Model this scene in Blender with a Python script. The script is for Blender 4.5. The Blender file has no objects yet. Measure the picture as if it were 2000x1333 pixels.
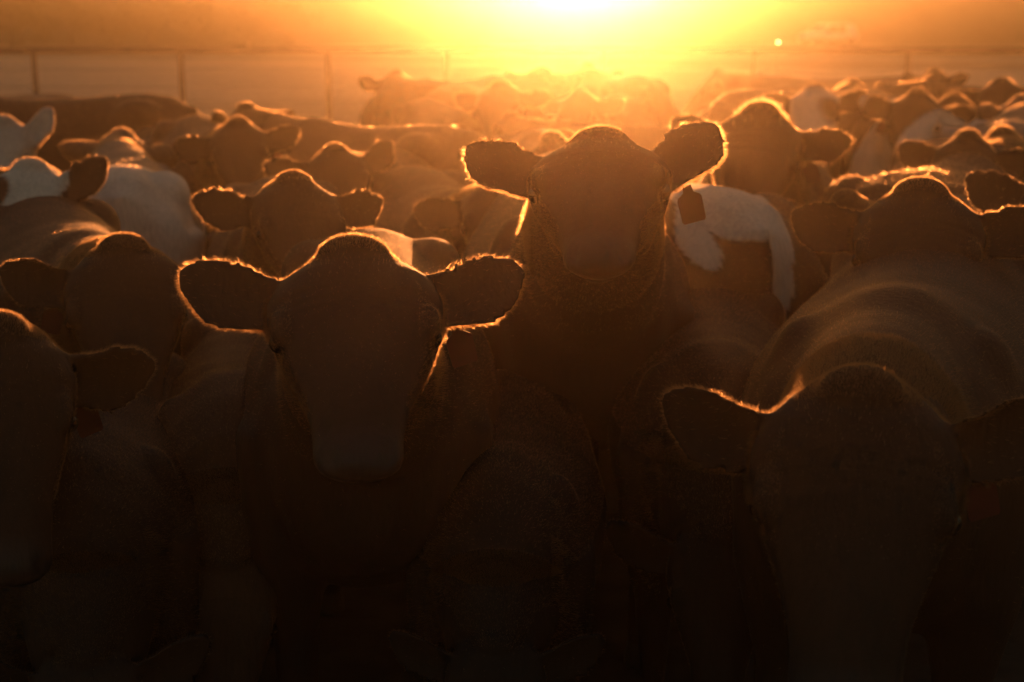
import bpy, bmesh, math, random
import numpy as np
from mathutils import Vector, Matrix

random.seed(7)
R = math.radians
scene = bpy.context.scene
C = scene.collection

# ------------------------------------------------------------------ camera
CAM_Z, F_PX, PITCH = 1.78, 2777.8, 12.66
cam_data = bpy.data.cameras.new("camera")
cam_data.lens = 50.0
cam_data.sensor_width = 36.0
cam_data.clip_start = 0.05
cam_data.clip_end = 3000.0
cam_data.dof.use_dof = True
cam_data.dof.focus_distance = 2.8
cam_data.dof.aperture_fstop = 3.3
cam_data.dof.aperture_blades = 0
cam = bpy.data.objects.new("camera", cam_data)
cam.location = (0, 0, CAM_Z)
cam.rotation_euler = (R(90 - PITCH), 0, 0)
C.objects.link(cam)
scene.camera = cam

# ------------------------------------------------------------------ light
SUN_EL, SUN_AZ = 3.0, 2.45           # degrees above the horizon, degrees to the right of straight ahead
world = bpy.data.worlds.new("World")
scene.world = world
world.use_nodes = True
wn, wl = world.node_tree.nodes, world.node_tree.links
for n in list(wn):
    wn.remove(n)
sky = wn.new("ShaderNodeTexSky")
sky.sky_type = 'NISHITA'
sky.sun_disc = False
sky.sun_elevation = R(SUN_EL)
sky.sun_rotation = R(SUN_AZ)
sky.altitude = 300
sky.air_density = 1.6
sky.dust_density = 4.0
bg = wn.new("ShaderNodeBackground")
bg.inputs["Strength"].default_value = 0.05
wo = wn.new("ShaderNodeOutputWorld")
wl.new(sky.outputs[0], bg.inputs[0])
wl.new(bg.outputs[0], wo.inputs[0])

sun_data = bpy.data.lights.new("sun", 'SUN')
sun_data.energy = 5.0
sun_data.angle = R(0.5)
sun_data.color = (1.0, 0.325, 0.09)
sun = bpy.data.objects.new("sun", sun_data)
to_sun = Vector((math.sin(R(SUN_AZ)) * math.cos(R(SUN_EL)), math.cos(R(SUN_AZ)) * math.cos(R(SUN_EL)), math.sin(R(SUN_EL))))
sun.rotation_euler = (-to_sun).to_track_quat('-Z', 'Y').to_euler()
sun.location = to_sun * 60
C.objects.link(sun)

HAZE_DENSITY, HAZE_G = 0.0028, 0.92
HAZE_COLOR = (1.0, 0.92, 0.66, 1)

vs = scene.view_settings
scene.display_settings.display_device = 'sRGB'
vs.view_transform = 'Standard'
vs.look = 'None'
vs.exposure = 1.72
vs.gamma = 1.0
vs.use_curve_mapping = False
cy = scene.cycles
cy.use_denoising = True
try:
    cy.denoiser = 'OPENIMAGEDENOISE'
except Exception:
    pass
cy.max_bounces = 6
cy.diffuse_bounces = 2
cy.glossy_bounces = 2
cy.transmission_bounces = 4
cy.volume_bounces = 0
cy.transparent_max_bounces = 8
cy.sample_clamp_indirect = 4.0

# ------------------------------------------------------------------ helpers
def P(px, py, D):
    """the point D metres in front of the camera (along world Y) seen at photograph position px, py"""
    v = Matrix.Rotation(R(90 - PITCH), 3, 'X') @ Vector(((px - 1000) / F_PX, (666.5 - py) / F_PX, -1))
    v = v * (D / v.y)
    return Vector((v.x, v.y, v.z + CAM_Z))

def tag(o, label=None, cat=None, group=None, kind=None):
    if label: o["label"] = label
    if cat: o["category"] = cat
    if group: o["group"] = group
    if kind: o["kind"] = kind
    return o

def link_mesh(name, me, parent=None, mat=None):
    o = bpy.data.objects.new(name, me)
    C.objects.link(o)
    if mat is not None and not me.materials:
        me.materials.append(mat)
    if parent is not None:
        o.parent = parent
    return o

def bm_obj(name, bm, mat, parent=None, smooth=False):
    me = bpy.data.meshes.new(name)
    bmesh.ops.recalc_face_normals(bm, faces=bm.faces)
    bm.to_mesh(me)
    bm.free()
    if smooth:
        me.polygons.foreach_set("use_smooth", [True] * len(me.polygons))
    return link_mesh(name, me, parent, mat)

def np_mesh(name, verts, faces_flat, loop_starts, loop_totals):
    me = bpy.data.meshes.new(name)
    me.vertices.add(len(verts))
    me.vertices.foreach_set("co", verts.astype(np.float32).ravel())
    me.loops.add(len(faces_flat))
    me.loops.foreach_set("vertex_index", faces_flat.astype(np.int32))
    me.polygons.add(len(loop_starts))
    me.polygons.foreach_set("loop_start", loop_starts.astype(np.int32))
    me.polygons.foreach_set("loop_total", loop_totals.astype(np.int32))
    me.update(calc_edges=True)
    return me

def new_mat(name):
    m = bpy.data.materials.new(name)
    m.use_nodes = True
    nt = m.node_tree
    for n in list(nt.nodes):
        nt.nodes.remove(n)
    out = nt.nodes.new("ShaderNodeOutputMaterial")
    return m, nt, out

def plain_mat(name, col, rough=0.6, metallic=0.0, noise=0.0, scale=8.0, transmission=0.0):
    m, nt, out = new_mat(name)
    b = nt.nodes.new("ShaderNodeBsdfPrincipled")
    b.inputs["Roughness"].default_value = rough
    b.inputs["Metallic"].default_value = metallic
    b.inputs["Transmission Weight"].default_value = transmission
    if noise > 0:
        tx = nt.nodes.new("ShaderNodeTexCoord")
        nz = nt.nodes.new("ShaderNodeTexNoise")
        nz.inputs["Scale"].default_value = scale
        nz.inputs["Detail"].default_value = 6
        nt.links.new(tx.outputs["Object"], nz.inputs["Vector"])
        rp = nt.nodes.new("ShaderNodeValToRGB")
        rp.color_ramp.elements[0].position = 0.3
        rp.color_ramp.elements[1].position = 0.7
        rp.color_ramp.elements[0].color = (*[c * (1 - noise) for c in col], 1)
        rp.color_ramp.elements[1].color = (*[min(1, c * (1 + noise)) for c in col], 1)
        nt.links.new(nz.outputs[0], rp.inputs[0])
        nt.links.new(rp.outputs[0], b.inputs["Base Color"])
    else:
        b.inputs["Base Color"].default_value = (*col, 1)
    nt.links.new(b.outputs[0], out.inputs[0])
    return m

# ------------------------------------------------------------------ materials
def hide_material():
    m, nt, out = new_mat("cattle_hide")
    b = nt.nodes.new("ShaderNodeBsdfPrincipled")
    at = nt.nodes.new("ShaderNodeAttribute"); at.attribute_name = "coat_color"
    wet = nt.nodes.new("ShaderNodeAttribute"); wet.attribute_name = "wet"
    tx = nt.nodes.new("ShaderNodeTexCoord")
    mp = nt.nodes.new("ShaderNodeMapping"); mp.inputs["Scale"].default_value = (1, 1, 0.22)
    nz = nt.nodes.new("ShaderNodeTexNoise"); nz.inputs["Scale"].default_value = 90; nz.inputs["Detail"].default_value = 5
    nz2 = nt.nodes.new("ShaderNodeTexNoise"); nz2.inputs["Scale"].default_value = 7; nz2.inputs["Detail"].default_value = 4
    nt.links.new(tx.outputs["Object"], mp.inputs[0])
    nt.links.new(mp.outputs[0], nz.inputs["Vector"])
    nt.links.new(tx.outputs["Object"], nz2.inputs["Vector"])
    mx = nt.nodes.new("ShaderNodeMix"); mx.data_type = 'RGBA'; mx.blend_type = 'MULTIPLY'
    mx.inputs["Factor"].default_value = 1.0
    mr = nt.nodes.new("ShaderNodeMapRange")
    mr.inputs["From Min"].default_value = 0.25; mr.inputs["From Max"].default_value = 0.75
    mr.inputs["To Min"].default_value = 0.6; mr.inputs["To Max"].default_value = 1.35
    ad = nt.nodes.new("ShaderNodeMath"); ad.operation = 'ADD'
    ml = nt.nodes.new("ShaderNodeMath"); ml.operation = 'MULTIPLY'; ml.inputs[1].default_value = 0.5
    nt.links.new(nz.outputs[0], ad.inputs[0]); nt.links.new(nz2.outputs[0], ad.inputs[1])
    nt.links.new(ad.outputs[0], ml.inputs[0]); nt.links.new(ml.outputs[0], mr.inputs["Value"])
    nt.links.new(at.outputs["Color"], mx.inputs["A"]); nt.links.new(mr.outputs[0], mx.inputs["B"])
    nt.links.new(mx.outputs["Result"], b.inputs["Base Color"])
    rr = nt.nodes.new("ShaderNodeMapRange")
    rr.inputs["To Min"].default_value = 0.75; rr.inputs["To Max"].default_value = 0.42
    nt.links.new(wet.outputs["Fac"], rr.inputs["Value"]); nt.links.new(rr.outputs[0], b.inputs["Roughness"])
    b.inputs["Specular IOR Level"].default_value = 0.25
    bp = nt.nodes.new("ShaderNodeBump"); bp.inputs["Strength"].default_value = 0.5; bp.inputs["Distance"].default_value = 0.004
    nt.links.new(nz.outputs[0], bp.inputs["Height"]); nt.links.new(bp.outputs[0], b.inputs["Normal"])
    nt.links.new(b.outputs[0], out.inputs[0])
    return m

def fur_material():
    m, nt, out = new_mat("cattle_fur")
    at = nt.nodes.new("ShaderNodeAttribute"); at.attribute_name = "coat_color"
    df = nt.nodes.new("ShaderNodeBsdfDiffuse")
    nt.links.new(at.outputs["Color"], df.inputs["Color"])
    # a hair passes low sun forwards in a broad lobe and reflects little
    mx = nt.nodes.new("ShaderNodeMix"); mx.data_type = 'RGBA'; mx.inputs["Factor"].default_value = 0.15
    mx.inputs["A"].default_value = (1.0, 0.78, 0.5, 1)
    nt.links.new(at.outputs["Color"], mx.inputs["B"])
    rf = nt.nodes.new("ShaderNodeBsdfRefraction"); rf.inputs["Roughness"].default_value = 0.55; rf.inputs["IOR"].default_value = 1.4
    nt.links.new(mx.outputs["Result"], rf.inputs["Color"])
    tr = nt.nodes.new("ShaderNodeBsdfTranslucent")
    nt.links.new(mx.outputs["Result"], tr.inputs["Color"])
    tt = nt.nodes.new("ShaderNodeMixShader"); tt.inputs[0].default_value = 0.55
    nt.links.new(tr.outputs[0], tt.inputs[1]); nt.links.new(rf.outputs[0], tt.inputs[2])
    a = nt.nodes.new("ShaderNodeMixShader"); a.inputs[0].default_value = 0.5
    nt.links.new(df.outputs[0], a.inputs[1]); nt.links.new(tt.outputs[0], a.inputs[2])
    nt.links.new(a.outputs[0], out.inputs[0])
    return m

M_HIDE = hide_material()
M_FUR = fur_material()
M_EYE = plain_mat("cattle_eye", (0.008, 0.006, 0.005), 0.08)
M_TAG = plain_mat("red_plastic_tag", (0.08, 0.006, 0.004), 0.7, noise=0.15, scale=30)
M_PIPE = plain_mat("rusty_pipe", (0.10, 0.055, 0.035), 0.7, 0.2, noise=0.4, scale=6)
M_WIRE = plain_mat("galvanised_cable", (0.25, 0.22, 0.2), 0.5, 0.7)

# ------------------------------------------------------------------ cattle
NSEG = 22
def ring(center, side, up, w, top, bot, p=0.9, narrow=0.0, shift=0.0):
    pts = []
    for i in range(NSEG):
        t = 2 * math.pi * i / NSEG
        c, s = math.cos(t), math.sin(t)
        x = math.copysign(abs(c) ** p, c) * w * (1 - narrow * max(0, s) ** 1.5)
        y = math.copysign(abs(s) ** p, s) * (top if s > 0 else bot)
        pts.append(center + side * x + up * (y + shift * c * c))
    return pts

def loft(bm, rings):
    vr = [[bm.verts.new(p) for p in r] for r in rings]
    for a, b in zip(vr[:-1], vr[1:]):
        for i in range(NSEG):
            j = (i + 1) % NSEG
            bm.faces.new((a[i], a[j], b[j], b[i]))
    bm.faces.new(list(reversed(vr[0])))
    bm.faces.new(vr[-1])

def ball(bm, c, rad, rot=None):
    m = Matrix.Translation(c) @ (rot.to_4x4() if rot is not None else Matrix.Identity(4)) @ Matrix.Diagonal((*rad, 1))
    bmesh.ops.create_uvsphere(bm, u_segments=16, v_segments=10, radius=1.0, matrix=m)

def lerp_table(t, tab):
    for (a, va), (b, vb) in zip(tab[:-1], tab[1:]):
        if t <= b:
            k = (t - a) / (b - a)
            k = k * k * (3 - 2 * k)
            return [x + (y - x) * k for x, y in zip(va, vb)]
    return list(tab[-1][1])

HEAD = [(-0.085, .042, -.01, .13), (-0.065, .066, .02, .15), (-0.035, .095, .036, .165), (0.01, .126, .050, .175), (0.06, .142, .054, .18), (0.12, .138, .050, .185),
        (0.19, .118, .044, .180), (0.25, .096, .042, .155), (0.31, .079, .040, .125), (0.36, .072, .039, .105), (0.40, .074, .040, .098),
        (0.43, .072, .034, .088), (0.452, .060, .024, .072), (0.465, .040, .010, .052)]
def head_rings(poll, u, v, w, hw, dm):
    for a, hwid, tp, bt in HEAD:
        c = poll + u * (a + 0.02) - v * 0.055
        if a < 0.0: c += v * (a * 0.25)
        yield ring(c, w, v, hwid * hw, (tp if a > 0 else tp * dm) + 0.01, bt - 0.05, 1.0 if a < 0.05 else (0.94 if a < 0.1 or a > 0.38 else 0.86), 0.16 if a < 0.05 else 0.10)
def head_axes(yaw, pit, roll):
    u = Vector((math.cos(pit) * math.cos(yaw), math.cos(pit) * math.sin(yaw), -math.sin(pit)))
    w = Vector((-math.sin(yaw), math.cos(yaw), 0))
    v = u.cross(w)
    q = Matrix.Rotation(roll, 3, u)
    return u, q @ v, q @ w
def head_apex(yaw, pit, roll, hw, dm):
    u, v, w = head_axes(yaw, pit, roll)
    z = max(p.z for r in head_rings(Vector((0, 0, 0)), u, v, w, hw, dm) for p in r)
    c = -u * 0.015 - v * 0.030
    z2 = c.z + math.sqrt((0.05 * u.z) ** 2 + (0.062 * hw * w.z) ** 2 + (0.040 * dm * v.z) ** 2)
    return max(z, z2)
X, Y, Z = Vector((1, 0, 0)), Vector((0, 1, 0)), Vector((0, 0, 1))

TORSO = [  # x, top, bottom, half width, narrow
    (-1.20, 1.08, 0.86, 0.06, 0.1), (-1.17, 1.15, 0.74, 0.15, 0.2), (-1.08, 1.215, 0.62, 0.235, 0.3), (-0.92, 1.235, 0.56, 0.285, 0.3),
    (-0.72, 1.225, 0.52, 0.305, 0.35), (-0.42, 1.20, 0.50, 0.335, 0.35), (-0.15, 1.205, 0.50, 0.32, 0.4), (0.05, 1.235, 0.53, 0.275, 0.5),
    (0.20, 1.20, 0.58, 0.235, 0.5), (0.32, 1.12, 0.66, 0.175, 0.35), (0.38, 1.02, 0.76, 0.09, 0.2)]

def vnoise(co, seed, scale):
    """smooth value field made of a few rotated sine waves"""
    rng = np.random.RandomState(seed)
    v = np.zeros(len(co))
    for k in range(7):
        d = rng.normal(size=3); d /= np.linalg.norm(d)
        f = scale * rng.uniform(0.6, 1.8)
        v += np.sin(co @ d * f + rng.uniform(0, 6.28)) * rng.uniform(0.5, 1)
    return v / 3.0

COLORS = {
    'black': (0.012, 0.009, 0.007), 'dark_brown': (0.022, 0.012, 0.007), 'brown': (0.042, 0.020, 0.010), 'red': (0.08, 0.030, 0.013),
    'tan': (0.15, 0.09, 0.055), 'grey': (0.13, 0.105, 0.085), 'white': (0.42, 0.37, 0.32)}
WHITE = np.array((0.45, 0.41, 0.36))

def build_cow_mesh(sp):
    """one continuous animal surface; returns mesh, local head frame and ear data"""
    s = sp['scale']
    bm = bmesh.new()
    fat = sp.get('fat', 1.0)
    L = sp.get('length', 1.0)
    rings = []
    for x, top, bot, w, nr in TORSO:
        c = (top + bot) / 2 + 0.05
        rings.append(ring(Vector((x * L if x < 0 else x, 0, c)), Y, Z, w * fat, top - c, c - bot, 0.86, nr))
    loft(bm, rings)
    # hips and shoulder blades
    for sy in (-1, 1):
        ball(bm, Vector((-0.90 * L, sy * 0.17, 1.11)), (0.15, 0.10, 0.10))
        ball(bm, Vector((0.05, sy * 0.17, 0.94)), (0.13, 0.08, 0.22))
        ball(bm, Vector((-1.10 * L, sy * 0.13, 0.90)), (0.13, 0.13, 0.22))
    # neck and head frame
    yaw, pit, roll = sp['hyaw'], sp['hpitch'], sp['hroll']
    u = Vector((math.cos(pit) * math.cos(yaw), math.cos(pit) * math.sin(yaw), -math.sin(pit)))
    w = Vector((-math.sin(yaw), math.cos(yaw), 0))
    v = u.cross(w)
    q = Matrix.Rotation(roll, 3, u)
    w, v = q @ w, q @ v
    pz = sp['poll_z']
    poll = Vector((sp.get('reach', 0.62), sp.get('side', 0.0), pz))
    hb = poll - v * 0.10 + u * 0.05
    b0 = Vector((0.02, 0, 0.95)); b1 = Vector((0.34, 0, 1.02 + 0.35 * (pz - 1.2)))
    b2 = hb - u * 0.16 - Z * 0.05 * (1 if pz > 1 else -1)
    b2.z = min(b2.z, pz - 0.16); b2.x = min(b2.x, hb.x - 0.08)
    nr_ = []
    for i in range(9):
        t = i / 8
        c = b0 * (1 - t) ** 3 + b1 * 3 * t * (1 - t) ** 2 + b2 * 3 * t * t * (1 - t) + hb * t ** 3
        d = (b1 - b0) * 3 * (1 - t) ** 2 + (b2 - b1) * 6 * t * (1 - t) + (hb - b2) * 3 * t * t
        d.normalize()
        sd = Z.cross(d)
        if sd.length < 0.2: sd = Y.copy()
        sd.normalize()
        sd = (sd * (1 - t) + w * t).normalized()
        up = d.cross(sd).normalized()
        hw = 0.21 * (1 - t) + 0.112 * t
        hh = 0.26 * (1 - t) + 0.125 * t
        nr_.append(ring(c, sd, up, hw, hh, hh * (1.12 - 0.1 * t), 0.92, 0.3 * (1 - t)))
    loft(bm, nr_)
    # head: s along the face, half width, forehead height, jaw depth
    hw = sp.get('head_w', 1.0); dm = sp.get('dome', 1.0)
    rs = list(head_rings(poll, u, v, w, hw, dm))
    loft(bm, rs)
    ball(bm, poll - u * 0.015 - v * 0.030, (0.05, 0.062 * hw, 0.040 * dm), Matrix((u, w, v)).transposed())   # poll knob
    eyes = []
    for sg in (-1, 1):
        e = poll + u * 0.170 - v * 0.045 + w * (sg * 0.124 * hw)
        ball(bm, e + v * 0.018 - u * 0.012 - w * (sg * 0.012), (0.045, 0.022, 0.026), Matrix((u, w, v)).transposed())
        ball(bm, poll + u * 0.15 - v * 0.13 + w * (sg * 0.075 * hw), (0.09, 0.035, 0.06), Matrix((u, w, v)).transposed())   # cheek
        eyes.append((e + w * (sg * -0.006) - v * 0.006, sg))
        ball(bm, poll + u * 0.432 - v * 0.045 + w * (sg * 0.044), (0.028, 0.027, 0.028), Matrix((u, w, v)).transposed())      # nostril swell
    ball(bm, poll + u * 0.395 - v * 0.105, (0.045, 0.045, 0.022), Matrix((u, w, v)).transposed())   # lower lip
    # ears
    ears = []
    thick = sp.get('ear_thick', 0.011)
    for sg, el, bk in ((1, sp['ear_l'][0], sp['ear_l'][1]), (-1, sp['ear_r'][0], sp['ear_r'][1])):
        base = poll + u * 0.058 - v * 0.090 + w * (sg * 0.100 * hw)
        upv = (v * 0.55 - u * 0.85).normalized()      # what is up in the face-on view
        back = (-v * 0.85 - u * 0.55).normalized()
        ax = (w * sg * math.cos(el) + upv * math.sin(el)).normalized()
        ax = (ax * math.cos(bk) + back * math.sin(bk)).normalized()
        droop = sp.get('droop', 0.0)
        n = (-back - ax * (-back).dot(ax)).normalized()   # concave side
        wide = n.cross(ax).normalized()
        if wide.dot(upv) < 0: wide = -wide
        el_len = 0.222 * sp.get('ear_len', 1.0)
        prof = [(0, (.054,)), (.14, (.052,)), (.34, (.059,)), (.52, (.066,)), (.68, (.060,)), (.82, (.046,)), (.93, (.027,)), (1.0, (.010,))]
        er = []
        for i in range(15):
            t = i / 14
            h = lerp_table(t, prof)[0] * sp.get('ear_w', 1.08)
            cen = base + ax * (t * el_len) - wide * (0.014 * math.sin(math.pi * t) + droop * t * t * el_len)
            cup = 0.55 * h * (1 - t * 0.6)
            th = thick * (1.7 - 0.8 * min(1, t * 3)) * (1 if t < 0.95 else 0.7)
            pts = []
            for k in range(NSEG):
                a = 2 * math.pi * k / NSEG
                yy = math.cos(a); zz = math.sin(a)
                pts.append(cen + wide * (h * yy) + n * (cup * yy * yy + th * zz))
            er.append(pts)
        loft(bm, er)
        ears.append((sg, base, ax, wide, n, el_len))
    # legs
    for sy in (-1, 1):
        for pts in (
            [((0.10, .17, .95), .12), ((0.13, .18, .68), .095), ((0.12, .17, .45), .052), ((0.13, .17, .38), .050), ((0.12, .165, .20), .034), ((0.12, .165, .12), .042), ((0.15, .165, .05), .040), ((0.16, .165, .0), .052)],
            [((-.98, .15, .98), .17), ((-0.96, .17, .74), .15), ((-1.06, .17, .58), .085), ((-1.17, .165, .46), .055), ((-1.14, .165, .30), .038), ((-1.10, .165, .14), .044), ((-1.07, .165, .06), .040), ((-1.05, .165, .0), .052)]):
            rr = []
            for (x, y, z), r in pts:
                xx = x * L if x < 0 else x
                fw = 1.25 if z > 0.5 else 1.0
                rr.append(ring(Vector((xx, y * sy, z)), X, Y * 1.0, r * fw, r, r, 1.0))
            loft(bm, rr)
    # tail
    tr = []
    for i in range(8):
        t = i / 7
        r = 0.028 - 0.014 * t if t < 0.72 else 0.026 - 0.012 * (t - .72)
        tr.append(ring(Vector(((-1.17 - 0.05 * math.sin(t * 2.2)) * L - 0.02, 0.02 * math.sin(3 * t), 1.16 - 0.78 * t)), X, Y, r, r, r, 1.0))
    loft(bm, tr)
    me = bpy.data.meshes.new("cow_raw")
    bm.to_mesh(me); bm.free()
    ob = bpy.data.objects.new("cow_raw", me)
    C.objects.link(ob)
    rm = ob.modifiers.new("r", 'REMESH'); rm.mode = 'VOXEL'; rm.voxel_size = sp['voxel']; rm.use_smooth_shade = True
    sm = ob.modifiers.new("s", 'SMOOTH'); sm.factor = 0.5; sm.iterations = 3
    dg = bpy.context.evaluated_depsgraph_get()
    out = bpy.data.meshes.new_from_object(ob.evaluated_get(dg))
    bpy.data.objects.remove(ob); bpy.data.meshes.remove(me)
    out.name = "cattle_body"
    co = np.empty(len(out.vertices) * 3, np.float32); out.vertices.foreach_get("co", co); co = co.reshape(-1, 3).astype(np.float64)
    no = np.empty(len(out.vertices) * 3, np.float32); out.vertices.foreach_get("normal", no); no = no.reshape(-1, 3).astype(np.float64)
    hp = co - np.array(poll)
    hs, hwd, hv = hp @ np.array(u), hp @ np.array(w), hp @ np.array(v)
    inhead = (np.abs(hwd) < 0.14) & (hs > -0.1) & (hs < 0.52) & (hv > -0.26) & (hv < 0.1)
    # relax the joins of neck, shoulders and barrel so that they flow together
    free = (co[:, 2] > 0.45) & (np.linalg.norm(hp, axis=1) > 0.30)
    ed = np.empty(len(out.edges) * 2, np.int32); out.edges.foreach_get("vertices", ed); ed = ed.reshape(-1, 2)
    nv_ = len(co)
    deg = np.bincount(ed.ravel(), minlength=nv_).astype(float)[:, None] + 1e-9
    k0 = np.clip((np.linalg.norm(hp, axis=1) - 0.30) / 0.12, 0, 1) * free
    for it in range(int(0.5 * (0.045 / sp['voxel']) ** 2 * 2)):
        sm_ = np.stack([np.bincount(ed[:, 0], co[ed[:, 1], c_], nv_) + np.bincount(ed[:, 1], co[ed[:, 0], c_], nv_) for c_ in range(3)], 1) / deg
        co = co + (sm_ - co) * (0.5 * k0)[:, None]
    # nostrils and mouth
    for sg in (-1, 1):
        d2 = ((hs - 0.448) / 0.020) ** 2 + ((hwd - sg * 0.046) / 0.013) ** 2 + ((hv + 0.045) / 0.020) ** 2
        g = np.exp(-d2) * inhead
        co -= no * (g * 0.024)[:, None]
    g = np.exp(-((hv + 0.108 + (hs - .46) * 0.15) / 0.008) ** 2) * inhead * np.clip((hs - 0.30) / 0.05, 0, 1)
    co -= no * (g * 0.006)[:, None]
    # lumps of muscle and coat so that nothing is perfectly smooth
    lump = vnoise(co, sp['seed'] + 5, 9) * 0.004 + vnoise(co, sp['seed'] + 6, 30) * 0.0015
    co += no * lump[:, None]
    nk = np.clip(1 - np.abs(co[:, 0] - 0.36) / 0.2, 0, 1) * np.clip((co[:, 2] - 0.6) * 5, 0, 1) * (~inhead)
    fold = np.sin(co[:, 0] * 75 + co[:, 2] * 18 + 2 * vnoise(co, sp['seed'] + 8, 8))
    co += no * (nk * 0.0008 * fold)[:, None]
    for sg in (-1, 1):
        d = np.sqrt(((hs - 0.165) / 1.25) ** 2 + (hwd - sg * 0.120 * sp.get('head_w', 1.0)) ** 2 + (hv + 0.05) ** 2)
        co -= no * (np.exp(-((d - 0.028) / 0.008) ** 2) * 0.0055 * inhead)[:, None]
    for k in range(3):       # furrows over the brow and bone ridge down the nose
        co -= no * (np.exp(-((hs - 0.09 - 0.022 * k - 0.3 * np.abs(hwd) ** 1.5) / 0.006) ** 2) * 0.0022 * inhead * (hv > -0.05))[:, None]
    co += no * (np.exp(-((np.abs(hwd) - 0.035) / 0.02) ** 2) * np.clip((hs - .17) / .08, 0, 1) * np.clip((.40 - hs) / .08, 0, 1) * 0.005 * inhead * (hv > -0.03))[:, None]
    out.vertices.foreach_set("co", co.astype(np.float32).ravel())
    # colour
    base = np.array(COLORS[sp['coat']])
    col = np.tile(base, (len(co), 1))
    var = 1 + 0.25 * vnoise(co, sp['seed'], 5)
    col *= var[:, None]
    pat = sp.get('pattern')
    if pat == 'white_face':
        k = inhead & (hs > -0.02) & (np.abs(hwd) < 0.135)
        m = np.clip((vnoise(co, sp['seed'] + 2, 16) + 0.9) * 3, 0, 1) * k
        col = col * (1 - m[:, None]) + WHITE * m[:, None]
    elif pat == 'pied':
        m = np.clip((vnoise(co, sp['seed'] + 2, sp.get('pscale', 6.0)) - sp.get('pcut', 0.1)) * 14, 0, 1)
        col = col * (1 - m[:, None]) + WHITE * m[:, None]
    elif pat == 'white_rump':
        m = np.clip((-co[:, 0] - 0.45 + 0.22 * vnoise(co, sp['seed'] + 2, 9)) * 16, 0, 1)
        m2 = np.clip((vnoise(co, sp['seed'] + 9, 7) - 0.45) * 14, 0, 1)
        m = m * (1 - m2)
        col = col * (1 - m[:, None]) + WHITE * m[:, None]
    elif pat == 'streaked':
        S = sp['scale']; yy = -co[:, 1] * S; zz = co[:, 2] * S
        wob = 0.022 * vnoise(co, sp['seed'] + 2, 14)
        def blob(cy_, cz_, ry, rz_):
            return 1 - np.sqrt(((yy + wob - cy_) / ry) ** 2 + ((zz + wob - cz_) / rz_) ** 2)
        f = blob(-0.01, 1.27, 0.15, 0.11)
        for bl in ((.07, 1.17, .055, .12), (-.16, 1.15, .055, .08), (.06, 1.05, .040, .12), (.05, .92, .030, .12), (.0, .84, .028, .06), (.06, .74, .04, .1)):
            f = np.maximum(f, blob(*bl))
        m = np.clip(f * 14, 0, 1) * (co[:, 0] < -0.5)
        col = col * (1 - m[:, None]) + WHITE * m[:, None]
    elif pat == 'eye_patch':
        k = inhead.astype(float)
        d = ((hs - 0.13) / 0.09) ** 2 + ((hwd - sp.get('patch_side', -1) * 0.1) / 0.075) ** 2
        k = k * np.clip((d - 1) * 3, 0, 1)
        col = col * (1 - k[:, None]) + WHITE * k[:, None]
    elif pat == 'blaze':
        m = np.clip((0.045 + 0.02 * vnoise(co, 3, 14) - np.abs(hwd)) * 60, 0, 1) * inhead * (hv > -0.12) * (hs > 0.02)
        col = col * (1 - m[:, None]) + WHITE * m[:, None]
    nose = np.clip((hs - 0.39) / 0.06, 0, 1) * inhead * (np.abs(hwd) < 0.1)
    nc = np.array((0.022, 0.018, 0.017))
    col = col * (1 - nose[:, None]) + nc * nose[:, None]
    hoof = co[:, 2] < 0.06
    col[hoof] = (0.03, 0.025, 0.02)
    col = np.clip(col, 0.004, 0.8)
    at = out.color_attributes.new("coat_color", 'FLOAT_COLOR', 'POINT')
    at.data.foreach_set("color", np.concatenate([col, np.ones((len(col), 1))], 1).astype(np.float32).ravel())
    aw = out.attributes.new("wet", 'FLOAT', 'POINT')
    aw.data.foreach_set("value", nose.astype(np.float32))
    out.materials.clear(); out.materials.append(M_HIDE)
    out.update()
    return out, dict(poll=poll, u=u, v=v, w=w, eyes=eyes, ears=ears, head=(hs, hwd, hv, inhead), col=col)

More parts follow.
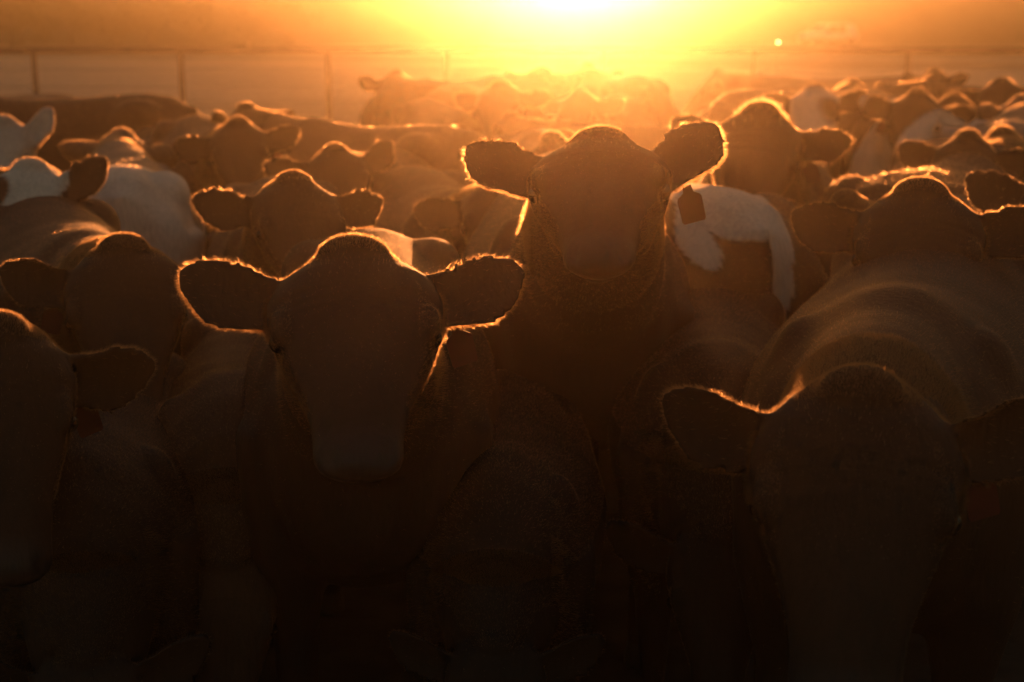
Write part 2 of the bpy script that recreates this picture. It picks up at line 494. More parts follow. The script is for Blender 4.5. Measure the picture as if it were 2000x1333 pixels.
def build_fur(body, info, sp):
    """thousands of separate hairs as slim tapering blades standing off the hide"""
    n_hair, wid = sp['hairs'], sp['hair_w'] / sp['scale']
    rng = np.random.RandomState(sp['seed'] + 100)
    body.calc_loop_triangles()
    nt_ = len(body.loop_triangles)
    tri = np.empty(nt_ * 3, np.int32); body.loop_triangles.foreach_get("vertices", tri); tri = tri.reshape(-1, 3)
    co = np.empty(len(body.vertices) * 3, np.float32); body.vertices.foreach_get("co", co); co = co.reshape(-1, 3).astype(np.float64)
    no = np.empty(len(body.vertices) * 3, np.float32); body.vertices.foreach_get("normal", no); no = no.reshape(-1, 3).astype(np.float64)
    a, b, c = co[tri[:, 0]], co[tri[:, 1]], co[tri[:, 2]]
    area = np.linalg.norm(np.cross(b - a, c - a), axis=1) / 2
    cen = (a + b + c) / 3
    poll = np.array(info['poll']); u = np.array(info['u']); w = np.array(info['w']); v = np.array(info['v'])
    hp = cen - poll
    dist = np.linalg.norm(hp - u * 0.15, axis=1)
    wt = np.where(cen[:, 2] > 0.95, 1.0, 0.05)
    wt = wt * np.where(dist < 0.42, sp.get('head_fur', 4.0), 1.0)
    hs_, hw_, hv_ = hp @ u, hp @ w, hp @ v
    earz = (np.abs(hw_) > 0.15) & (hs_ < 0.2) & (dist < 0.5)
    wt = wt * np.where(earz, 2.2, 1.0)
    crown = (dist < 0.42) & (hs_ < 0.02) & (np.abs(hw_) < 0.15)
    wt = wt * np.where(crown, 2.0, 1.0)
    wt = wt * np.where((hs_ > 0.34) & (np.abs(hw_) < 0.12) & (dist < 0.5), 0.01, 1.0)
    fn = np.cross(b - a, c - a); fn /= np.linalg.norm(fn, axis=1)[:, None] + 1e-12
    front = (fn @ v > 0.45) & (dist < 0.45) & (np.abs(hw_) < 0.11) & (hs_ > 0.0)
    wt = wt * np.where(front, 0.06, 1.0)
    for sg, eb, ax, wd, nv, el in info['ears']:
        ee = (np.linalg.norm(cen - np.array(eb + ax * el * 0.5), axis=1) < el * 0.62) & (fn @ np.array(nv) > 0.25)
        wt = wt * np.where(ee, 0.01, 1.0)
    pr = area * wt; pr /= pr.sum()
    idx = rng.choice(nt_, n_hair, p=pr)
    r1, r2 = np.sqrt(rng.rand(n_hair)), rng.rand(n_hair)
    w0, w1, w2 = 1 - r1, r1 * (1 - r2), r1 * r2
    root = a[idx] * w0[:, None] + b[idx] * w1[:, None] + c[idx] * w2[:, None]
    nn = no[tri[idx, 0]] * w0[:, None] + no[tri[idx, 1]] * w1[:, None] + no[tri[idx, 2]] * w2[:, None]
    nn /= np.linalg.norm(nn, axis=1)[:, None] + 1e-9
    hp = root - poll
    hs_, hw_, hv_ = hp @ u, hp @ w, hp @ v
    dist = np.linalg.norm(hp - u * 0.15, axis=1)
    head = dist < 0.42
    ear = (np.abs(hw_) > 0.15) & (hs_ < 0.2) & (dist < 0.5)
    comb = np.tile(np.array((-1.0, 0, -0.35)), (n_hair, 1))
    comb[head] = -u * 0.8 + w * 0.0
    sgn = np.sign(hw_)[:, None]
    comb = np.where(ear[:, None], w[None] * sgn * 0.9 + np.array((0, 0, 0.1)), comb)
    swirl = np.stack([vnoise(root, sp['seed'] + 31 + k, 28) for k in range(3)], 1)
    fr = sp.get('frizz', 1.0)
    lie = np.where(ear, 0.55, 0.85)[:, None]
    d = nn * 0.62 + comb * lie + rng.normal(size=(n_hair, 3)) * 0.26 * fr + swirl * 0.08 * fr
    d /= np.linalg.norm(d, axis=1)[:, None]
    ln = np.full(n_hair, 0.011)
    ln[head] = 0.008
    ln[ear] = 0.012
    ln[head & (nn @ v > 0.45) & (hs_ > 0.03) & ~ear] = 0.004
    tuft = head & (hs_ < 0.07) & (np.abs(hw_) < 0.085) & (hv_ > -0.09)
    ln[tuft] = 0.0075 * sp.get('tuft', 1.0)
    ln[(hs_ > 0.36) & head] = 0.004
    ln *= rng.uniform(0.5, 1.25, n_hair) * (1 + (rng.rand(n_hair) < 0.02) * 0.4) * sp.get('fur_len', 1.0)
    side = np.cross(d, rng.normal(size=(n_hair, 3)))
    side /= np.linalg.norm(side, axis=1)[:, None] + 1e-9
    root = root - nn * 0.001
    wv = (wid * rng.uniform(0.6, 1.3, n_hair))[:, None] * 0.5
    d2 = d + nn * 0.0 + comb * 0.35 + rng.normal(size=(n_hair, 3)) * 0.12
    d2 /= np.linalg.norm(d2, axis=1)[:, None]
    mid = root + d * (ln * 0.55)[:, None]
    tip = mid + d2 * (ln * 0.45)[:, None]
    vv = np.stack([root - side * wv, root + side * wv, mid + side * wv * 0.7, mid - side * wv * 0.7, tip], 1).reshape(-1, 3)
    base = np.arange(n_hair)[:, None] * 5
    fl = np.concatenate([base + np.array([[0, 1, 2, 3]]), base + np.array([[3, 2, 4]])], 1).ravel()
    ls = (np.arange(n_hair)[:, None] * 7 + np.array([[0, 4]])).ravel()
    lt = np.tile([4, 3], n_hair)
    me = np_mesh("cattle_fur", vv, fl, ls, lt)
    hc = info['col'][tri[idx, 0]]
    hc = np.clip(hc * 1.15 * rng.uniform(0.8, 1.25, (n_hair, 1)), 0, 0.9)
    hc = np.repeat(np.concatenate([hc, np.ones((n_hair, 1))], 1), 5, axis=0)
    at = me.color_attributes.new("coat_color", 'FLOAT_COLOR', 'POINT')
    at.data.foreach_set("color", hc.astype(np.float32).ravel())
    me.materials.append(M_FUR)
    return me

def tag_mesh():
    """hanging plastic ear tag: stud, neck and rounded panel, about 6 x 8 cm"""
    bm = bmesh.new()
    out = [(-.010, 0), (.010, 0), (.013, -.018), (.028, -.028), (.031, -.035), (.030, -.088), (.026, -.094), (-.026, -.094), (-.030, -.088), (-.031, -.035), (-.028, -.028), (-.013, -.018)]
    fa = [bm.verts.new((x, -.0012, z)) for x, z in out]
    bk = [bm.verts.new((x, .0012, z)) for x, z in out]
    bm.faces.new(fa); bm.faces.new(list(reversed(bk)))
    for i in range(len(out)):
        j = (i + 1) % len(out)
        bm.faces.new((fa[i], bk[i], bk[j], fa[j]))
    bmesh.ops.create_cone(bm, cap_ends=True, segments=12, radius1=.009, radius2=.009, depth=.014, matrix=Matrix.Translation((0, 0, -.008)) @ Matrix.Rotation(R(90), 4, 'X'))
    bmesh.ops.recalc_face_normals(bm, faces=bm.faces)
    me = bpy.data.meshes.new("ear_tag"); bm.to_mesh(me); bm.free()
    me.materials.append(M_TAG)
    return me
TAG_ME = tag_mesh()

def eye_mesh():
    bm = bmesh.new()
    bmesh.ops.create_uvsphere(bm, u_segments=20, v_segments=14, radius=0.019)
    me = bpy.data.meshes.new("eye"); bm.to_mesh(me); bm.free()
    me.polygons.foreach_set("use_smooth", [True] * len(me.polygons))
    me.materials.append(M_EYE)
    return me
EYE_ME = eye_mesh()

GROUP = "cattle crowded together in the feedlot pen"
N_COW = [0]
def cow(label, coat='black', face=None, D=None, span=None, heading=None, back=None, **kw):
    """face=(px,py): poll of a head turned to the camera at distance D. back=(px,py,x_local): top of the back at that pixel."""
    N_COW[0] += 1
    sp = dict(kw); sp['coat'] = coat
    sp['seed'] = 11 * N_COW[0]
    rv = random.Random(sp['seed'])
    if D > 4.0:
        sp.setdefault('head_w', rv.uniform(0.92, 1.1)); sp.setdefault('dome', rv.uniform(0.7, 1.5)); sp.setdefault('roll', rv.uniform(-6, 6))
        sp.setdefault('hy', rv.uniform(-16, 16) if face is not None else rv.uniform(-40, 40)); sp.setdefault('fat', rv.uniform(0.93, 1.08))
        sp.setdefault('ear_l', (rv.uniform(.05, .5), .25)); sp.setdefault('ear_r', (rv.uniform(.05, .5), .25))
    sp.setdefault('ear_l', (0.32, 0.25)); sp.setdefault('ear_r', (0.32, 0.25))
    sp['ear_l'] = tuple(sp['ear_l']); sp['ear_r'] = tuple(sp['ear_r'])
    if face is not None:
        tgt = P(face[0], face[1], D) - Vector((0, 0, (0.006 + head_apex(0.0, R(sp.get('pitch', 50)), R(sp.get('roll', 0)), sp.get('head_w', 1.0), sp.get('dome', 1.0))) * sp.get('scale', 1.0)))
        s = sp.get('scale', 1.0)
        to_cam = math.atan2(-tgt.y, -tgt.x)
        phi = to_cam + R(sp.get('body', 0))                 # heading of the body
        sp['hyaw'] = to_cam - phi + R(sp.get('hy', 0))
        sp['poll_z'] = tgt.z / s
        pl = Vector((sp.get('reach', 0.62), sp.get('side', 0.0), sp['poll_z']))
    else:
        tgt = P(back[0], back[1], D)
        phi = R(heading)
        s = sp.get('scale', tgt.z / 1.23)
        sp['hyaw'] = R(sp.get('hy', 0))
        sp.setdefault('poll_z', 1.25)
        pl = Vector((back[2], 0, tgt.z / s))
    sp['scale'] = s
    sp['hpitch'] = R(sp.get('pitch', 50)); sp['hroll'] = R(sp.get('roll', 0))
    if D < 4.0:
        sp.setdefault('voxel', 0.0085); sp.setdefault('hairs', 190000); sp.setdefault('hair_w', 0.0003); sp.setdefault('head_fur', 10.0)
    elif D < 6.0:
        sp.setdefault('voxel', 0.012); sp.setdefault('hairs', 70000); sp.setdefault('hair_w', 0.0006); sp.setdefault('ear_thick', 0.013)
    elif D < 9.5:
        sp.setdefault('voxel', 0.016); sp.setdefault('hairs', 28000); sp.setdefault('hair_w', 0.0012); sp.setdefault('ear_thick', 0.017)
    else:
        sp.setdefault('voxel', 0.020); sp.setdefault('hairs', 6000); sp.setdefault('hair_w', 0.003); sp.setdefault('ear_thick', 0.02)
    me, info = build_cow_mesh(sp)
    root = bpy.data.objects.new("cow", None)
    root.empty_display_size = 0.2
    C.objects.link(root)
    tag(root, label, "cow", GROUP)
    rot = Matrix.Rotation(phi, 3, 'Z')
    off = rot @ (pl * s)
    root.location = (tgt.x - off.x, tgt.y - off.y, 0)
    root.rotation_euler = (0, 0, phi)
    root.scale = (s, s, s)
    link_mesh("body", me, root)
    link_mesh("fur", build_fur(me, info, sp), root)
    u, v, w = info['u'], info['v'], info['w']
    for e, sg in info['eyes']:
        eo = link_mesh("eye", EYE_ME, root); eo.location = e
    tg = sp.get('tags')
    if tg:
        for sg, base, ax, wide, n, ln in info['ears']:
            if sg in tg:
                t = link_mesh("ear_tag", TAG_ME, root)
                # hangs from the middle of the ear, in front of it
                t.location = base + ax * (ln * 0.26) - wide * 0.052 - n * 0.012; t.scale = (0.85, 0.85, 0.85)
                t.rotation_euler = Matrix((w, -n, Vector((0, 0, 1)))).transposed().to_euler()
                nn = Vector((n.x, n.y, 0)).normalized()
                zz = Vector((0.0, 0, 1.0))
                m = Matrix((nn.cross(zz) * -1, -nn, zz)).transposed()
                t.rotation_euler = (Matrix.Rotation(R(14 * sg), 3, nn) @ m).to_euler()
    return root

# ------------------------------------------------------------------ ground, far ridge, trees
def ground_material():
    m, nt, out = new_mat("trampled_dirt")
    b = nt.nodes.new("ShaderNodeBsdfPrincipled"); b.inputs["Roughness"].default_value = 0.95
    b.inputs["Specular IOR Level"].default_value = 0.1
    tx = nt.nodes.new("ShaderNodeTexCoord")
    sp = nt.nodes.new("ShaderNodeSeparateXYZ")
    nt.links.new(tx.outputs["Object"], sp.inputs[0])
    mp = nt.nodes.new("ShaderNodeMapping"); mp.inputs["Scale"].default_value = (0.12, 1, 1)
    nt.links.new(tx.outputs["Object"], mp.inputs[0])
    n1 = nt.nodes.new("ShaderNodeTexNoise"); n1.inputs["Scale"].default_value = 0.35; n1.inputs["Detail"].default_value = 8
    n2 = nt.nodes.new("ShaderNodeTexNoise"); n2.inputs["Scale"].default_value = 6; n2.inputs["Detail"].default_value = 8
    nt.links.new(mp.outputs[0], n1.inputs["Vector"]); nt.links.new(tx.outputs["Object"], n2.inputs["Vector"])
    # y + wobble picks the zone: near muck with the herd's shade painted in, pen dirt, pale track beyond the fence, dark grass
    ma = nt.nodes.new("ShaderNodeMath"); ma.operation = 'MULTIPLY_ADD'; ma.inputs[1].default_value = 14.0
    nt.links.new(n1.outputs[0], ma.inputs[0])
    sx = nt.nodes.new("ShaderNodeMath"); sx.operation = 'MULTIPLY_ADD'; sx.inputs[1].default_value = 0.45
    nt.links.new(sp.outputs["X"], sx.inputs[0]); nt.links.new(sp.outputs["Y"], sx.inputs[2])
    nt.links.new(sx.outputs[0], ma.inputs[2])
    mr = nt.nodes.new("ShaderNodeMapRange"); mr.inputs["From Min"].default_value = 0; mr.inputs["From Max"].default_value = 160
    nt.links.new(ma.outputs[0], mr.inputs["Value"])
    rp = nt.nodes.new("ShaderNodeValToRGB"); cr = rp.color_ramp
    cr.elements[0].position = 0.0; cr.elements[0].color = (0.05, 0.038, 0.028, 1)
    e = cr.elements.new(0.10); e.color = (0.06, 0.045, 0.034, 1)
    e = cr.elements.new(0.14); e.color = (0.30, 0.215, 0.15, 1)
    for pos, c in ((0.22, (0.30, 0.215, 0.15)), (0.26, (0.42, 0.30, 0.21)), (0.42, (0.44, 0.32, 0.22)), (0.45, (0.22, 0.15, 0.09)),
                   (0.55, (0.33, 0.25, 0.18)), (0.62, (0.07, 0.055, 0.03)), (0.7, (0.05, 0.045, 0.025))):
        e = cr.elements.new(pos); e.color = (*c, 1)
    cr.elements[-1].position = 1.0; cr.elements[-1].color = (0.05, 0.045, 0.025, 1)
    nt.links.new(mr.outputs[0], rp.inputs[0])
    mx = nt.nodes.new("ShaderNodeMix"); mx.data_type = 'RGBA'; mx.blend_type = 'MULTIPLY'; mx.inputs["Factor"].default_value = 1
    r2 = nt.nodes.new("ShaderNodeMapRange"); r2.inputs["From Min"].default_value = 0.3; r2.inputs["From Max"].default_value = 0.7
    r2.inputs["To Min"].default_value = 0.65; r2.inputs["To Max"].default_value = 1.3
    nt.links.new(n2.outputs[0], r2.inputs["Value"])
    nt.links.new(rp.outputs[0], mx.inputs["A"]); nt.links.new(r2.outputs[0], mx.inputs["B"])
    nt.links.new(mx.outputs["Result"], b.inputs["Base Color"])
    bp = nt.nodes.new("ShaderNodeBump"); bp.inputs["Distance"].default_value = 0.05; bp.inputs["Strength"].default_value = 0.6
    nt.links.new(n2.outputs[0], bp.inputs["Height"]); nt.links.new(bp.outputs[0], b.inputs["Normal"])
    nt.links.new(b.outputs[0], out.inputs[0])
    return m

def grid_sheet(name, x0, x1, y0, y1, nx, ny, zf, mat):
    bm = bmesh.new()
    vs_ = [[bm.verts.new((x0 + (x1 - x0) * i / nx, y0 + (y1 - y0) * j / ny, zf(x0 + (x1 - x0) * i / nx, y0 + (y1 - y0) * j / ny))) for i in range(nx + 1)] for j in range(ny + 1)]
    for j in range(ny):
        for i in range(nx):
            bm.faces.new((vs_[j][i], vs_[j][i + 1], vs_[j + 1][i + 1], vs_[j + 1][i]))
    return bm_obj(name, bm, mat, smooth=True)

def hump(x, y):
    d = 0.0
    d += 0.06 * math.sin(x * 0.31 + 1.3) * math.sin(y * 0.23) + 0.03 * math.sin(x * 1.1 + y * 0.7)
    return d * max(0, min(1, (y - 12) / 10))
g = grid_sheet("ground", -120, 120, -25, 150, 240, 175, lambda x, y: -0.002 + hump(x, y), ground_material())
tag(g, kind="structure")

M_GRASS = plain_mat("dry_dark_grass", (0.05, 0.043, 0.022), 0.95, noise=0.5, scale=0.4)
def ridge_h(x):
    h = 7.3 + 0.05 * math.sin(x * 0.05) + 0.03 * math.sin(x * 0.21 + 1)  # crest raised out of view to shade the far haze
    h += 0.0
    return h
def ridge_z(x, y):
    t = (y - 118) / 28
    return -0.3 + (ridge_h(x) + 0.3) * max(0, math.sin(math.pi * min(1, max(0, t)))) ** 0.8
r_ = grid_sheet("hill", -118, 118, 118, 146, 600, 24, ridge_z, M_GRASS)
tag(r_, kind="structure")

def leaf_mat():
    m, nt, out = new_mat("leaves")
    df = nt.nodes.new("ShaderNodeBsdfDiffuse"); df.inputs[0].default_value = (0.06, 0.06, 0.022, 1)
    tr = nt.nodes.new("ShaderNodeBsdfTranslucent"); tr.inputs[0].default_value = (0.09, 0.075, 0.02, 1)
    mx = nt.nodes.new("ShaderNodeMixShader"); mx.inputs[0].default_value = 0.35
    nt.links.new(df.outputs[0], mx.inputs[1]); nt.links.new(tr.outputs[0], mx.inputs[2]); nt.links.new(mx.outputs[0], out.inputs[0])
    return m
M_LEAF = leaf_mat()
M_BARK = plain_mat("bark", (0.07, 0.05, 0.035), 0.9, noise=0.4, scale=5)

def tree_meshes(seed, h, w):
    rng = np.random.RandomState(seed)
    bm = bmesh.new()
    def limb(p, q, r0, r1):
        d = (q - p).normalized(); sd = d.orthogonal().normalized(); up = d.cross(sd)
        a = [bm.verts.new(p + (sd * math.cos(t) + up * math.sin(t)) * r0) for t in [i * math.pi / 3 for i in range(6)]]
        b = [bm.verts.new(q + (sd * math.cos(t) + up * math.sin(t)) * r1) for t in [i * math.pi / 3 for i in range(6)]]
        for i in range(6):
            bm.faces.new((a[i], a[(i + 1) % 6], b[(i + 1) % 6], b[i]))
    base = Vector((0, 0, -0.1)); fork = Vector((rng.uniform(-.2, .2), rng.uniform(-.2, .2), h * 0.35))
    limb(base, fork, 0.14, 0.09)
    tips = []
    for k in range(7):
        a = k * 0.9 + rng.uniform(0, .5)
        q = fork + Vector((math.cos(a) * w * rng.uniform(.2, .42), math.sin(a) * w * rng.uniform(.2, .4), h * rng.uniform(.15, .45)))
        limb(fork, q, 0.06, 0.015); tips.append(q)
    mt = bpy.data.meshes.new("trunk"); bm.to_mesh(mt); bm.free(); mt.materials.append(M_BARK)
    cl = []
    for q in tips + [Vector((0, 0, h * .75))]:
        for j in range(5):
            cl.append((np.array(q) + rng.normal(size=3) * np.array((w * .16, w * .14, h * .12)), rng.uniform(.22, .42) * w * .5))
    n = 2600
    ci = rng.randint(len(cl), size=n)
    pos = np.array([cl[i][0] for i in ci]); rad = np.array([cl[i][1] for i in ci])
    dd = rng.normal(size=(n, 3)); dd /= np.linalg.norm(dd, axis=1)[:, None]
    pos = pos + dd * (rad * rng.rand(n) ** .4)[:, None]
    pos[:, 2] = np.clip(pos[:, 2], 0.15, h)
    a1 = rng.normal(size=(n, 3)); a1 /= np.linalg.norm(a1, axis=1)[:, None]
    a2 = np.cross(a1, rng.normal(size=(n, 3))); a2 /= np.linalg.norm(a2, axis=1)[:, None]
    sz = rng.uniform(.06, .15, n)[:, None]
    vv = np.stack([pos - a1 * sz, pos + a2 * sz * .6, pos + a1 * sz, pos - a2 * sz * .6], 1).reshape(-1, 3)
    mc = np_mesh("crown", vv, np.arange(4 * n), np.arange(n) * 4, np.full(n, 4))
    mc.materials.append(M_LEAF)
    return mt, mc
TREES = [tree_meshes(40 + i, h, w) for i, (h, w) in enumerate(((3.1, 4.6), (3.5, 4.0), (2.7, 5.0), (3.3, 3.4)))]
trng = random.Random(3)
shapes = ["broad", "tall rounded", "low spreading", "narrow"]
ORD = "first second third fourth fifth sixth seventh eighth ninth tenth eleventh twelfth thirteenth fourteenth fifteenth sixteenth".split()
x = -41.0; k = 0
while x < -14:
    kind = trng.randrange(4)
    D_ = 98 + trng.uniform(-4, 8)
    t = bpy.data.objects.new("shrub_tree", None); C.objects.link(t)
    t.location = (x, D_, 0); t.rotation_euler = (0, 0, trng.uniform(0, 6)); sc_ = trng.uniform(.85, 1.12); t.scale = (sc_, sc_, sc_)
    k += 1
    tag(t, "dark %s bushy tree, %s from the left end of the far row" % (shapes[kind], ORD[k - 1]), "tree", "dark trees in the far row beyond the fence")
    a, b = TREES[kind]
    link_mesh("trunk", a, t); link_mesh("crown", b, t)
    x += trng.uniform(1.9, 3.2)

# ------------------------------------------------------------------ pipe fence
def tube(bm, p, q, r, n=10):
    d = (q - p).normalized(); sd = d.orthogonal().normalized(); up = d.cross(sd)
    a = [bm.verts.new(p + (sd * math.cos(t) + up * math.sin(t)) * r) for t in [i * 2 * math.pi / n for i in range(n)]]
    b = [bm.verts.new(q + (sd * math.cos(t) + up * math.sin(t)) * r) for t in [i * 2 * math.pi / n for i in range(n)]]
    for i in range(n):
        bm.faces.new((a[i], a[(i + 1) % n], b[(i + 1) % n], b[i]))
    bm.faces.new(list(reversed(a))); bm.faces.new(b)

FY = 22.0
fence = bpy.data.objects.new("pipe_fence", None); fence.location = (0, FY, 0); C.objects.link(fence)
tag(fence, "long rusty pipe fence with one top rail, cables and posts behind the herd", "fence")
rz = P(1000, 99, FY).z
bm = bmesh.new()
tube(bm, Vector((-16, 0, rz)), Vector((16, 0, rz)), 0.044, 14)
bm_obj("rail", bm, M_PIPE, fence, True)
posts = [-225, 65, 352, 640, 872, 1180, 1475, 1775, 2080]
for px in posts:
    xx = P(px, 99, FY).x
    bm = bmesh.new()
    tube(bm, Vector((xx, 0, -0.2)), Vector((xx, 0, rz - 0.03)), 0.040, 12)
    bm_obj("post", bm, M_PIPE, fence, True)
for i in range(4):
    bm = bmesh.new()
    zz = rz * (0.22 + 0.19 * i)
    tube(bm, Vector((-16, -0.046, zz)), Vector((16, -0.046, zz)), 0.006, 6)
    bm_obj("cable", bm, M_WIRE, fence)

# ------------------------------------------------------------------ parked vehicle far beyond the fence
M_PAINT = plain_mat("pale_car_paint", (0.72, 0.72, 0.70), 0.25)
M_GLASS = plain_mat("dark_car_glass", (0.02, 0.02, 0.022), 0.06)
M_RUBBER = plain_mat("tyre_rubber", (0.02, 0.02, 0.02), 0.8)
M_CHROME = plain_mat("bright_metal", (0.8, 0.78, 0.75), 0.12, 1.0)
def extrude_profile(bm, pts, y0, y1, taper=None):
    a = [bm.verts.new((x, y0, z)) for x, z in pts]; b = [bm.verts.new((x, y1, z)) for x, z in pts]
    n = len(pts)
    for i in range(n):
        bm.faces.new((a[i], a[(i + 1) % n], b[(i + 1) % n], b[i]))
    bm.faces.new(list(reversed(a))); bm.faces.new(b)
CD = 108.0
cp = P(1618, 60, CD)
van = bpy.data.objects.new("parked_car", None); van.location = (cp.x, CD, 0); van.rotation_euler = (0, 0, R(28)); C.objects.link(van)
tag(van, "pale station wagon parked far off beyond the fence, right of the sun", "car")
bm = bmesh.new()
extrude_profile(bm, [(-2.15, .35), (-2.2, .62), (-2.12, .86), (-1.25, 1.0), (-.55, 1.52), (-.3, 1.6), (1.35, 1.62), (1.7, 1.55), (2.1, 1.0), (2.18, .7), (2.15, .38)], -.88, .88)
bmesh.ops.bevel(bm, geom=bm.edges[:], offset=.05, segments=2, affect='EDGES')
bm_obj("car_body", bm, M_PAINT, van, True)
for sy in (-1, 1):
    for pts in ([(-1.05, 1.0), (-.5, 1.46), (.1, 1.5), (.1, 1.0)], [(.18, 1.0), (.18, 1.5), (.95, 1.52), (.95, 1.0)]):
        bm = bmesh.new(); extrude_profile(bm, pts, sy * .884, sy * .892); bm_obj("window", bm, M_GLASS, van)
    for wx in (-1.4, 1.4):
        bm = bmesh.new()
        bmesh.ops.create_cone(bm, cap_ends=True, segments=24, radius1=.34, radius2=.34, depth=.22, matrix=Matrix.Translation((wx, sy * .82, .34)) @ Matrix.Rotation(R(90), 4, 'X'))
        wo_ = bm_obj("wheel", bm, M_RUBBER, van)
        bm = bmesh.new()
        bmesh.ops.create_cone(bm, cap_ends=True, segments=18, radius1=.2, radius2=.17, depth=.03, matrix=Matrix.Translation((wx, sy * .94, .34)) @ Matrix.Rotation(R(90), 4, 'X'))
        bm_obj("rim", bm, M_CHROME, wo_)
bm = bmesh.new(); extrude_profile(bm, [(-1.19, 1.03), (-.6, 1.5), (-.62, 1.52), (-1.21, 1.05)], -.74, .74); bm_obj("windscreen", bm, M_GLASS, van)
for sy in (-1, 1):
    bm = bmesh.new(); ball(bm, Vector((-2.17, sy * .62, .7)), (.06, .16, .09)); bm_obj("headlight", bm, M_CHROME, van, True)

# sun glint made as a glowing ball, an out-of-focus dot above the rail
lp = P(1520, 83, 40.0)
post = bpy.data.objects.new("sun_glint", None); post.location = (lp.x, 40, 0); C.objects.link(post)
tag(post, "sun glint made as a small glowing ball on an added thin stake beyond the fence", "glint")
bm = bmesh.new(); tube(bm, Vector((0, 0, -.1)), Vector((0, 0, lp.z - .03)), .012, 8); bm_obj("stake", bm, M_PIPE, post)  # stake added only to carry the glint
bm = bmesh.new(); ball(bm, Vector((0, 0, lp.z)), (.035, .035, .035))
ml_, nt_l, ou_l = new_mat("glint_glow")
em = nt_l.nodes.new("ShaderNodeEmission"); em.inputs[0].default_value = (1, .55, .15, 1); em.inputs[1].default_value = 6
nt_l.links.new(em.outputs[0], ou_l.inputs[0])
bm_obj("glint_ball", bm, ml_, post, True)


# ------------------------------------------------------------------ the herd
# nearest animals
cow("big dark cow with drooping ears staring at the camera, nearest left of centre", 'black', (690, 460), 2.5, body=-2, pitch=34, roll=0.5, scale=0.98,
    ear_r=(0.42, 0.18), ear_l=(0.40, 0.25), droop=0.02, head_w=1.12, ear_len=1.06, ear_w=1.02, tags=(1,), hy=0)
cow("dark cow with upright rounded ears and glowing rim, head raised at centre", 'dark_brown', (1170, 240), 3.25, body=4, pitch=20, scale=1.09, roll=2,
    ear_r=(0.60, 0.15), ear_l=(0.88, 0.2), head_w=1.05, tags=(1,), ear_w=1.08, ear_len=1.03)
cow("dark cow with wide low ears and broad back, nearest at lower right", 'dark_brown', (1685, 712), 2.15, body=-7, pitch=60, scale=1.04, fat=1.05,
    ear_r=(0.20, 0.3), ear_l=(0.34, 0.35), head_w=1.15, tags=(1,), side=0.02, reach=0.66)
cow("dark brown cow half cut off by the lower left edge, ear drooping", 'brown', (-10, 612), 2.6, body=12, pitch=55, scale=0.97,
    ear_l=(-0.03, 0.3), ear_r=(0.22, 0.3), tags=(1,))
cow("dark cow with round poll at far left behind the cut off one", 'dark_brown', (238, 455), 3.5, body=10, pitch=52, scale=0.98,
    ear_r=(0.27, 0.25), ear_l=(0.10, 0.3), tags=(-1,), head_w=1.1)
cow("dark cow with level ears at right, behind the lowest right one", 'black', (1800, 345), 3.45, body=-4, pitch=44, scale=1.0,
    ear_r=(0.22, 0.25), ear_l=(0.27, 0.25), tags=(1,), head_w=1.12, dome=1.15)
cow("brown cow in the second row left with level ears and orange rim", 'brown', (578, 328), 4.25, body=3, pitch=45, scale=0.96,
    ear_r=(0.24, 0.25), ear_l=(0.22, 0.3), head_w=1.05)
cow("brown cow mostly hidden behind the raised head, one ear at its left", 'brown', (968, 338), 4.8, body=14, pitch=40, scale=0.95,
    ear_r=(0.17, 0.2), ear_l=(0.32, 0.3))
cow("pale flanked calf standing low between the two left front heads", 'brown', None, 3.5, back=(470, 655, -0.3), heading=-84, scale=0.80, poll_z=0.8, pitch=70, side=0.0, reach=0.5)
cow("added dark filler calf with lowered head between the raised head and right front cow", 'dark_brown', None, 3.7, back=(1395, 610, -0.4), heading=-96, scale=0.84, poll_z=0.8, pitch=70, reach=0.5)  # this and the next two calves added to keep the gaps dark
cow("added dark filler calf with lowered head at the far left bottom", 'dark_brown', None, 3.2, back=(190, 790, -0.4), heading=-78, scale=0.78, poll_z=0.75, pitch=70, reach=0.5)
cow("added dark filler calf behind the right shoulder of the nearest left head", 'black', None, 3.1, back=(985, 820, -0.2), heading=-92, scale=0.72, poll_z=0.8, pitch=70, reach=0.5)
# right middle
cow("curly headed dark cow with level ears right of the sun", 'dark_brown', (1485, 195), 5.2, body=-2, pitch=48, scale=1.06, tuft=2.2, frizz=2.0,
    ear_r=(0.27, 0.25), ear_l=(0.22, 0.25), tags=(1,), fur_len=1.2, head_w=1.15)
cow("pied cow seen from behind with white streaked rump right of centre", 'dark_brown', None, 4.35, back=(1416, 320, -0.95), heading=108, pattern='streaked', scale=1.04)
cow("brown cow with lowered head between the pied rump and right hand cow", 'brown', (1650, 368), 4.5, body=-38, pitch=62, scale=0.93, ear_r=(0.37, 0.2), ear_l=(0.52, 0.3), reach=0.66)
cow("dark cow with horizontal ears near the right edge, third row", 'dark_brown', (1890, 248), 5.8, body=4, pitch=48, scale=0.98, ear_r=(0.22, 0.25), ear_l=(0.22, 0.25))
cow("brown cow cut off by the right edge, only its ear showing", 'brown', (2105, 300), 4.0, body=-10, pitch=45, scale=1.02, ear_r=(0.34, 0.25))
cow("frizzy brown cow seen from behind near the right edge", 'brown', None, 4.9, back=(1765, 338, -0.9), heading=60, frizz=2.2, fur_len=1.8)
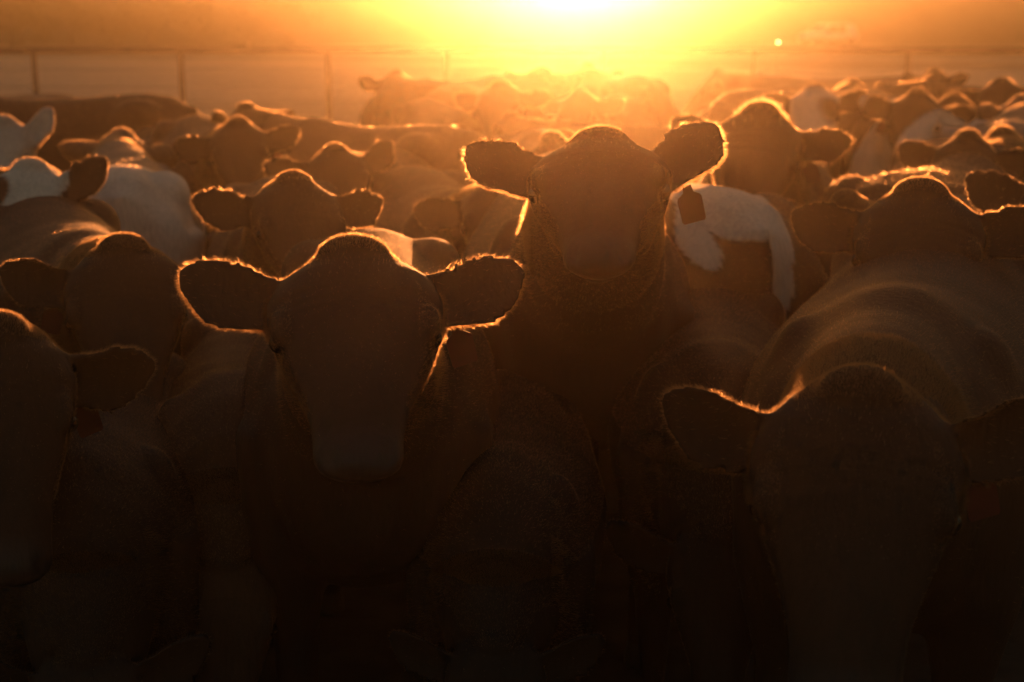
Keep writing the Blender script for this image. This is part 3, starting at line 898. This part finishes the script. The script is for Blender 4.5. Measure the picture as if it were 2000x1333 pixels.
# left middle
cow("white rumped cow seen from behind at left", 'grey', None, 5.6, back=(232, 292, -0.95), heading=104, pattern='white_rump', scale=0.99)
cow("white faced cow with dark eye patch at the left edge", 'brown', (48, 308), 4.9, body=26, hy=-28, pitch=40, scale=1.0, pattern='eye_patch', patch_side=-1, ear_l=(0.85, 0.2), ear_r=(0.42, .2))
cow("white headed cow with pricked ear, far left edge", 'white', (0, 222), 6.9, body=16, hy=-20, pitch=44, scale=1.0, ear_l=(1.00, 0.15))
cow("brown cow with ear out sideways in front of the left fence post", 'brown', (462, 224), 6.8, body=8, pitch=45, ear_r=(0.14, 0.2), ear_l=(0.32, 0.3), scale=1.02, tags=(1,))
cow("dark cow with one pricked ear behind the second row left", 'dark_brown', (655, 276), 6.1, body=-16, hy=12, pitch=42, ear_r=(0.32, 0.2), ear_l=(0.65, 0.3), scale=0.97, ear_len=1.05)
cow("brown cow seen from behind, rump just right of the third fence post", 'brown', None, 7.3, back=(850, 236, -0.85), heading=140, scale=1.03)
cow("tan cow with small ears behind the white rump", 'tan', (312, 246), 8.6, body=10, pitch=48, scale=0.95)
cow("black cow standing side on far left with its rump to the right", 'black', None, 9.2, back=(295, 170, -0.95), heading=184, scale=1.08)
cow("tan cow far left, rump just above the side on black one", 'tan', None, 11.0, back=(92, 182, -0.85), heading=160)
cow("brown cow at the left, back half hidden by the pricked ear cow", 'brown', None, 7.8, back=(560, 240, -0.4), heading=10, scale=0.95)
# far centre under the sun
cow("dark cow with one ear showing behind the raised head at centre", 'brown', (1100, 248), 6.4, body=6, pitch=42, ear_r=(0.20, 0.2), scale=0.98)
cow("brown cow head with bright tag in ear, far centre", 'brown', (975, 152), 9.0, body=20, hy=-8, pitch=45, ear_r=(0.27, 0.2), ear_l=(0.17, 0.2), tags=(1,))
cow("brown cow head just above the tagged one, far centre", 'brown', (1040, 136), 11.5, body=10, pitch=45)
cow("dark cow turned half away far centre left, squared rump", 'dark_brown', None, 11.0, back=(800, 152, -0.9), heading=52, scale=1.1)
cow("brown cow seen from behind overlapping the squared rump, far centre", 'brown', None, 10.6, back=(905, 152, -0.9), heading=112, scale=1.08)
cow("brown cow head with curled bright ear below the sun", 'brown', (1130, 168), 9.6, body=-12, pitch=48, ear_l=(0.22, 0.2))
cow("dark cow with high domed back right of the sunlit ear", 'dark_brown', None, 11.6, back=(1240, 143, -0.9), heading=100, scale=1.1)
cow("brown cow side on behind the curly headed one", 'brown', None, 8.6, back=(1375, 200, -0.6), heading=175, scale=0.97)
# far right
cow("white faced cow in the far right group", 'brown', (1592, 160), 8.6, body=8, pitch=50, pattern='white_face', scale=1.06)
cow("brown cow with arched back left of the white faced one", 'brown', None, 9.8, back=(1520, 172, -0.7), heading=30)
cow("dark cow with sunlit arched back in the far right group", 'dark_brown', None, 9.0, back=(1705, 150, -0.95), heading=80, scale=1.07)
cow("pied cow with white forehead and streaked cheeks, far right", 'dark_brown', (1792, 168), 8.0, body=10, pitch=50, pattern='pied', pscale=13.0, pcut=-0.05, scale=1.08, tags=(-1,))
cow("dark cow head standing highest in the far right group", 'black', (1822, 130), 12.4, body=6, pitch=45, ear_r=(0.34, .2), ear_l=(0.32, .2))
cow("black cow facing the camera at the far right edge", 'black', (1955, 148), 9.6, body=-4, pitch=46, scale=1.05, ear_r=(0.17, 0.2), ear_l=(0.27, 0.2))
cow("dark cow with ears down between the pied and black ones, far right", 'dark_brown', (1862, 178), 8.6, body=-14, pitch=48, scale=1.0, ear_l=(-0.08, 0.2))
cow("pied cow with white flank below the black one, far right", 'dark_brown', None, 8.3, back=(1915, 180, -0.95), heading=75, pattern='white_rump', scale=1.0)
cow("grey cow back beside the right edge, behind the third row", 'grey', None, 6.9, back=(1975, 236, -0.9), heading=70)
cow("tan cow side on at the back of the far right group", 'tan', None, 12.8, back=(1660, 148, -0.5), heading=170)
cow("brown cow with low back at the right edge, far group", 'brown', None, 12.0, back=(1985, 165, -0.3), heading=10)

# ------------------------------------------------------------------ dusty air
hz = bmesh.new()
bmesh.ops.create_cube(hz, size=1.0, matrix=Matrix.Translation((0, 62, 3.45)) @ Matrix.Diagonal((244, 178, 9.1, 1)))
mh, nth, oh = new_mat("dusty_air")
pv = nth.nodes.new("ShaderNodeVolumePrincipled")
pv.inputs["Color"].default_value = HAZE_COLOR
pv.inputs["Density"].default_value = HAZE_DENSITY
pv.inputs["Anisotropy"].default_value = HAZE_G
nth.links.new(pv.outputs[0], oh.inputs["Volume"])
ho = bm_obj("haze", hz, mh)
tag(ho, kind="stuff")
